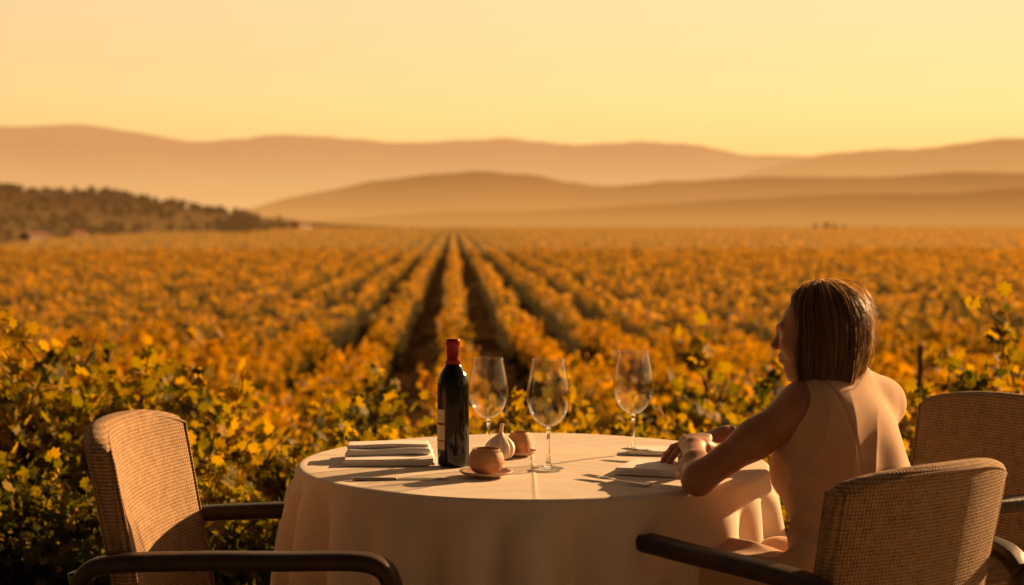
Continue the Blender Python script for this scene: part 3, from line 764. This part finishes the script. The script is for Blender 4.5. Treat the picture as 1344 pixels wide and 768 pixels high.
P0=np.array([.70,3.575,.53]); SM=np.array([.722,3.748,.945])
LS=np.array([.612,3.660,.938]); RS=np.array([.815,3.825,.928])
tu=(SM-P0)/np.linalg.norm(SM-P0); tf_=FW-tu*(FW@tu); tf_/=np.linalg.norm(tf_)
TA=[RT,tf_,tu]
HC=np.array([.658,3.722,1.090]); hf=np.array([-.945,.31,-.11]); hf/=np.linalg.norm(hf); hr=np.cross(hf,[0,0,1.]); hr/=np.linalg.norm(hr); hu=np.cross(hr,hf); HA=[hf,hr,hu]
def H_(a,b,c): return HC+hf*a+hr*b+hu*c
LE=np.array([.395,3.665,.782]); LW=np.array([.408,3.885,.818])
RE=np.array([.715,4.070,.800]); RW=np.array([.497,4.025,.828])
nb=SM+np.array([-.012,.0,.035]); 
def torso(F,g,k=.05,blades=True):
    F.ell(P0+tu*.0,TA,(.165+g,.118+g,.115+g),k)
    F.ell(P0+tu*.14-tf_*.005,TA,(.120+g*1.6,.090+g*1.6,.13+g),.07)
    F.ell(P0+tu*.285+tf_*.0,TA,(.142+g,.098+g,.15+g),.07)
    F.ell(P0+tu*.30+tf_*.075-RT*.06,TA,(.055+g,.05+g,.055+g),.04)
    F.ell(P0+tu*.30+tf_*.075+RT*.06,TA,(.055+g,.05+g,.055+g),.04)
    F.cap(LS+RT*.035-UP*.005,RS-RT*.035-UP*.005,.042+g,.042+g,.07)
    F.cap(LS*.6+SM*.4+UP*.006,nb+UP*.012,.032+g,.034+g,.05); F.cap(RS*.6+SM*.4+UP*.006,nb+UP*.012,.032+g,.034+g,.05)
    if blades:
        F.ell(P0+tu*.36-tf_*.035-RT*.065,TA,(.06+g,.033+g,.075+g),.05)
        F.ell(P0+tu*.36-tf_*.035+RT*.065,TA,(.06+g,.033+g,.075+g),.05)
    else:
        F.ell(P0+tu*.34-tf_*.030,TA,(.115+g,.052+g,.10+g),.07)
def thighs(F,g,t1=1.0):
    for s,kn,r1 in ((-1,np.array([.385,3.85,.585]),.056),(1,np.array([.52,4.0,.555]),.056)):
        a=P0+RT*s*.085+FW*.03-UP*.01; b=a+(kn-a)*t1
        F.cap(a,b,.086+g,.086+(r1-.086)*t1+g,.03)
B=Field((.24,3.38,-.005),(1.02,4.35,1.23),.0036)
torso(B,0)
thighs(B,0)
for kn,an in ((np.array([.385,3.85,.585]),np.array([.42,3.98,.09])),(np.array([.52,4.0,.555]),np.array([.50,4.16,.09]))):
    mid=kn*.62+an*.38+np.array([.01,-.015,0])
    B.cap(kn,mid,.055,.052,.02); B.cap(mid,an,.052,.032,.02)
    ft=an+FW*.13-UP*.055; B.cap(an-UP*.04-FW*.02,ft,.033,.022,.02); B.cap(ft,ft+FW*.04,.022,.015,.02)
B.cap(nb-UP*.03,H_(-.030,0,-.055),.054,.045,.045)
B.ell(H_(-.012,0,.018),HA,(.086,.068,.075),.02)
B.ell(H_(.026,0,-.022),HA,(.056,.053,.072),.03)
B.ell(H_(.052,0,-.076),HA,(.022,.024,.018),.03)
B.cap(H_(.02,.042,-.055),H_(.05,.015,-.078),.016,.014,.03); B.cap(H_(.02,-.042,-.055),H_(.05,-.015,-.078),.016,.014,.03)
B.cap(H_(.079,0,.012),H_(.096,0,-.018),.0055,.0075,.010); B.ell(H_(.094,0,-.020),HA,(.009,.010,.007),.008)
B.cap(H_(.070,-.028,.020),H_(.074,.0,.018),.009,.009,.015); B.cap(H_(.070,.028,.020),H_(.074,.0,.018),.009,.009,.015)
B.ell(H_(.078,.028,.002),HA,(.010,.013,.009),.012,neg=True); B.ell(H_(.078,-.028,.002),HA,(.010,.013,.009),.012,neg=True)
B.ell(H_(.055,.032,-.018),HA,(.022,.02,.02),.02); B.ell(H_(.055,-.032,-.018),HA,(.022,.02,.02),.02)
B.cap(H_(.079,-.014,-.043),H_(.084,0,-.042),.0045,.006,.006); B.cap(H_(.079,.014,-.043),H_(.084,0,-.042),.0045,.006,.006)
B.cap(H_(.077,-.012,-.052),H_(.082,0,-.053),.0045,.0065,.006); B.cap(H_(.077,.012,-.052),H_(.082,0,-.053),.0045,.0065,.006)
for s in (-1,1):
    B.ell(H_(-.008,s*.070,-.008),HA,(.016,.006,.028),.006)
B.cap(LS,LS,.043,.043,.04); B.cap(RS-RT*.01,RS-RT*.01,.036,.036,.04)
def arm(F,s_,e_,w_,q=1.0):
    m=s_*.55+e_*.45; F.cap(s_,m,.042*q,.037,.03); F.cap(m,e_,.037,.031,.03)
    m=e_*.62+w_*.38; F.cap(e_,m,.033,.034,.02); F.cap(m,w_,.034,.0225,.02)
arm(B,LS,LE,LW); arm(B,RS-RT*.018+FW*.012,RE,RW,.85)
pos,q=B.mesh()
woman=mesh_obj('woman',pos,q,M_skin)
del B

def finger(F,base,dir_,nrm,lens,rad,curls):
    p=np.array(base); d=np.array(dir_); n=np.array(nrm); ax=np.cross(d,n)
    for i,(l,c) in enumerate(zip(lens,curls)):
        q=Quaternion(V(ax),-math.radians(c)); d=np.array(q@V(d)); 
        e=p+d*l; F.cap(p,e,rad*(1-.08*i),rad*(1-.08*(i+1)),.004); p=e
def hand(name,W,E,dir_,nrm,side,curl,spread=3):
    d=np.array(dir_,float);d/=np.linalg.norm(d);n=np.array(nrm,float);n-=d*(n@d);n/=np.linalg.norm(n);s=np.cross(d,n)*side
    c=W+d*.06; lo=c-.16;hi=c+.16
    F=Field(lo,hi,.0019)
    m=E*.62+W*.38; F.cap(m,W,.034,.0225,.02)
    F.cap(W,W+d*.03+s*.006,.021,.017,.02)
    A=[d,s,n]
    F.ell(W+d*.050,A,(.050,.037,.0140),.016)
    for k,off in enumerate((.028,.0095,-.009,-.027)):
        kn=W+d*(.088-.004*abs(k-1)-.004*(k==3))+s*off+n*.001
        F.cap(W+d*.02+s*off*.55,kn,.0120,.0095,.012)
        dd=d*math.cos(math.radians(off/.01*spread))+s*math.sin(math.radians(off/.01*spread))
        Ls=[(.038,.024,.020),(.042,.027,.021),(.039,.025,.020),(.031,.020,.018)][k]
        finger(F,kn,dd,n,Ls,[.0083,.0085,.0081,.0074][k],[curl[0]+3*k,curl[1],curl[2]])
    tb=W+d*.022+s*.024-n*.004; t1=tb+(d*.62+s*.62-n*.25)*.040; t2=t1+(d*.86+s*.35-n*.2)*.030; t3=t2+(d*.97+s*.05-n*.15)*.024
    F.cap(W+d*.015+s*.012,tb,.015,.0145,.012); F.cap(tb,t1,.0145,.0112,.010); F.cap(t1,t2,.0104,.0094,.004); F.cap(t2,t3,.0094,.0075,.004)
    p_,q_=F.mesh(); o=mesh_obj(name,p_,q_,M_skin,woman); return o
hand('right_hand',RW,RE,(-.97,-.12,-.16),(-.12,0,1),1,(14,24,18))
hand('left_hand',LW,LE,(.16,.93,.14),(-.1,-.1,1),1,(30,34,22))

# dress
Dm=Field((.24,3.38,.35),(1.02,4.25,1.04),.0034)
torso(Dm,.012,blades=False)
Dm.cap(RS+RT*.002,RS-RT*.04,.049,.052,.04)
Dm.cap(RS+RT*.002,RS+(RE-RS)*.22,.049,.047,.02)
thighs(Dm,.016,.62)
Dm.ell(nb+UP*.050+tf_*.012,TA,(.060,.062,.043),.004,neg=True)
Dm.cap(LS-RT*.030+UP*.004,LE,.050,.054,.004,neg=True)
pos,q=Dm.mesh(); del Dm
dress=mesh_obj('dress',pos,q,M_dress,woman)
me=dress.data; nrm=np.empty(len(pos)*3,np.float32); me.vertices.foreach_get('normal',nrm); nrm=nrm.reshape(-1,3)
lr=(pos-P0)@RT; lu=(pos-P0)@tu; lf=(pos-P0)@tf_
ridged=lambda x:1-2*np.abs(np.sin(x))**.7
wr=.0045*ridged((lu*58+lr*26+2.6*np.sin(lr*15+lu*6))*.5)*np.exp(-((lu-.11)/.13)**2)+.0036*np.sin(lr*44+lu*9+2*np.sin(lu*11))*np.clip(lu/.3,0.3,1)*np.clip((.46-lu)/.15,0,1)+.0030*ridged((lr*70-lu*40+3*np.sin(lr*20))*.5)*np.exp(-((lu-.27)/.12)**2)
seam=-.0030*np.exp(-(lr/.0035)**2)*(lf<0)
pos2=pos+nrm*(wr+seam)[:,None]; me.vertices.foreach_set('co',pos2.astype(np.float32).ravel()); me.update()

M_eye=principled('eye_white',(.7,.66,.6),.2); M_iris=principled('iris',(.05,.025,.012),.15); M_lip=principled('lips',(.42,.12,.09),.4); M_brow=principled('eyebrow',(.03,.016,.008),.8)
def sph(c,r,m,name,A=HA,rad=None):
    bm=bmesh.new(); bmesh.ops.create_uvsphere(bm,u_segments=20,v_segments=14,radius=1); v=np.array([x.co[:] for x in bm.verts]); f=[tuple(y.index for y in x.verts) for x in bm.faces]; bm.free()
    rad=rad or (r,r,r); A=np.array(A); return mesh_obj(name,c+(v*np.array(rad))@A,f,m,woman)
for s in (-1,1):
    sph(H_(.069,s*.028,.002),.0105,M_eye,'eyeball'); sph(H_(.0765,s*.0275,.002),.005,M_iris,'iris')
    pth=[H_(.082-.012*abs(t)**2*1.5,s*(.014+.028*t),.022+.004*math.sin(t*2.6)) for t in np.linspace(0,1,10)]
    v,f=tube(pth,list(np.linspace(.0028,.0010,10)),5); mesh_obj('eyebrow',v,f,M_brow,woman)
    pth=[H_(.0795-.012*t*t,s*(.016+.024*t),.006-.003*t) for t in np.linspace(0,1,8)]
    v,f=tube(pth,[.0012]*8,4); mesh_obj('eyelashes',v,f,M_brow,woman)
for z,r0 in ((-.0425,.0040),(-.0535,.0046)):
    pth=[H_(.0865-.010*abs(t)**1.6,t*.018,z+.002*abs(t)*(1 if z<-.05 else -1)) for t in np.linspace(-1,1,15)]
    v,f=tube(pth,[r0*(1.02-t*t*.85) for t in np.linspace(-1,1,15)],6); mesh_obj('lip',v,f,M_lip,woman)
ax=RW-RE; ax/=np.linalg.norm(ax); s1=np.cross(ax,UP); s1/=np.linalg.norm(s1); s2=np.cross(s1,ax); cc=RW-ax*.012
pth=[cc+.0275*(math.cos(a)*s1+math.sin(a)*s2)+ax*.003*math.sin(a*2) for a in np.linspace(0,2*math.pi,40)]
v,f=tube(pth,[.0022]*40,6); mesh_obj('bracelet',v,f,M_gold,woman)

# hair
def hairP(phi,t,off=0.):
    a,b,c=.094+off,.078+off,.087+off; s=1 if phi>=0 else -1; ap=abs(phi)
    tgt=max(ap,math.radians(67)); k=min(1,t/.40); ph=s*(ap+(tgt-ap)*(k**1.1))
    T1=.48
    if t<T1:
        psi=math.radians(3+89*(t/T1))
        x=a*math.cos(ph)*math.sin(psi); y=b*math.sin(ph)*math.sin(psi); z=c*math.cos(psi)
        return H_(-.014+x,y,.016+z)
    psi=math.radians(92); x=a*math.cos(ph)*math.sin(psi); y=b*math.sin(ph)*math.sin(psi); z=c*math.cos(psi)
    q=(t-T1)/(1-T1)
    p=H_(-.014+x,y,.016+z); 
    sh=1+.07*math.sin(min(q,1)*3.1)-.34*q**1.8*(1 if abs(ph)>1.9 else .6)
    cen=H_(-.014,0,.016); hv_=p-cen; 
    L_=.152+.012*math.cos(ph*3)+.014*math.sin(ph*7)
    p=cen+hv_*np.array([sh,sh,1]); p=p-UP*L_*q
    p=p+hf*(.010 if abs(ph)<1.5 else .002)*q+np.array([0,-.014,0])*max(0,q-.5)*2
    return p
NP_,NTt=120,40; v=[]
phs=np.linspace(-math.pi,math.pi,NP_)
for p_ in phs:
    for t in np.linspace(0,.93,NTt): v.append(hairP(p_,t,-.005))
f=[(i*NTt+j,(i+1)*NTt+j,(i+1)*NTt+j+1,i*NTt+j+1) for i in range(NP_-1) for j in range(NTt-1)]
hb=mesh_obj('hair_cap',v,f,M_hairb,woman); 
mb=MB(); tints=[]; K=20; rr=np.random.default_rng(5)
for i in range(5800):
    phi=rr.uniform(-math.pi,math.pi); off=rr.uniform(-.004,.005)+(.010*rr.random() if rr.random()<.08 else 0)
    l=1-.18*rr.random()**1.5+.03*rr.random(); wph=rr.uniform(0,6.28); t0=rr.uniform(0,.12)
    ctr=[]
    for j in range(K):
        t=t0+(l-t0)*j/(K-1); p=hairP(phi+.05*math.sin(wph+t*5)*t,t,off+.0015*math.sin(wph+t*14)+.0022*math.sin(phi*13+t*3)*t); ctr.append(p)
    ctr=np.array(ctr); tg=np.gradient(ctr,axis=0); rad=ctr-H_(-.014,0,0); rad[:,2]*=.3
    rad=rad+rr.normal(size=3)*.03
    sd_=np.cross(tg,rad); sd_/=np.linalg.norm(sd_,axis=1,keepdims=True)+1e-9
    wd=.0007*np.ones(K); wd[-4:]*=[.8,.6,.4,.15]
    vv=np.empty((2*K,3)); vv[0::2]=ctr+sd_*wd[:,None]; vv[1::2]=ctr-sd_*wd[:,None]
    mb.add(vv,[(2*j,2*j+1,2*j+3,2*j+2) for j in range(K-1)]); tints.append(np.full(2*K,.3+.4*rr.random()+.2*math.sin(phi*9)))
for i in range(160):
    phi=rr.uniform(-math.pi,math.pi); t0=rr.uniform(.02,.6); ctr=[]; am=rr.uniform(.006,.026)
    for j in range(K):
        q=j/(K-1); ctr.append(hairP(phi,min(1,t0+.35*q),.004+am*math.sin(q*2.4)))
    v_,f_=tube(ctr,[.0004]*K,3); mb.add(v_,f_); tints.append(np.full(len(v_),.9))
ho=mb.obj('hair',M_hair,woman); a=ho.data.attributes.new('tint','FLOAT','POINT'); a.data.foreach_set('value',np.concatenate(tints).astype(np.float32))

S.view_settings.view_transform='Standard'; S.view_settings.look='None'; S.view_settings.exposure=0; S.view_settings.gamma=1
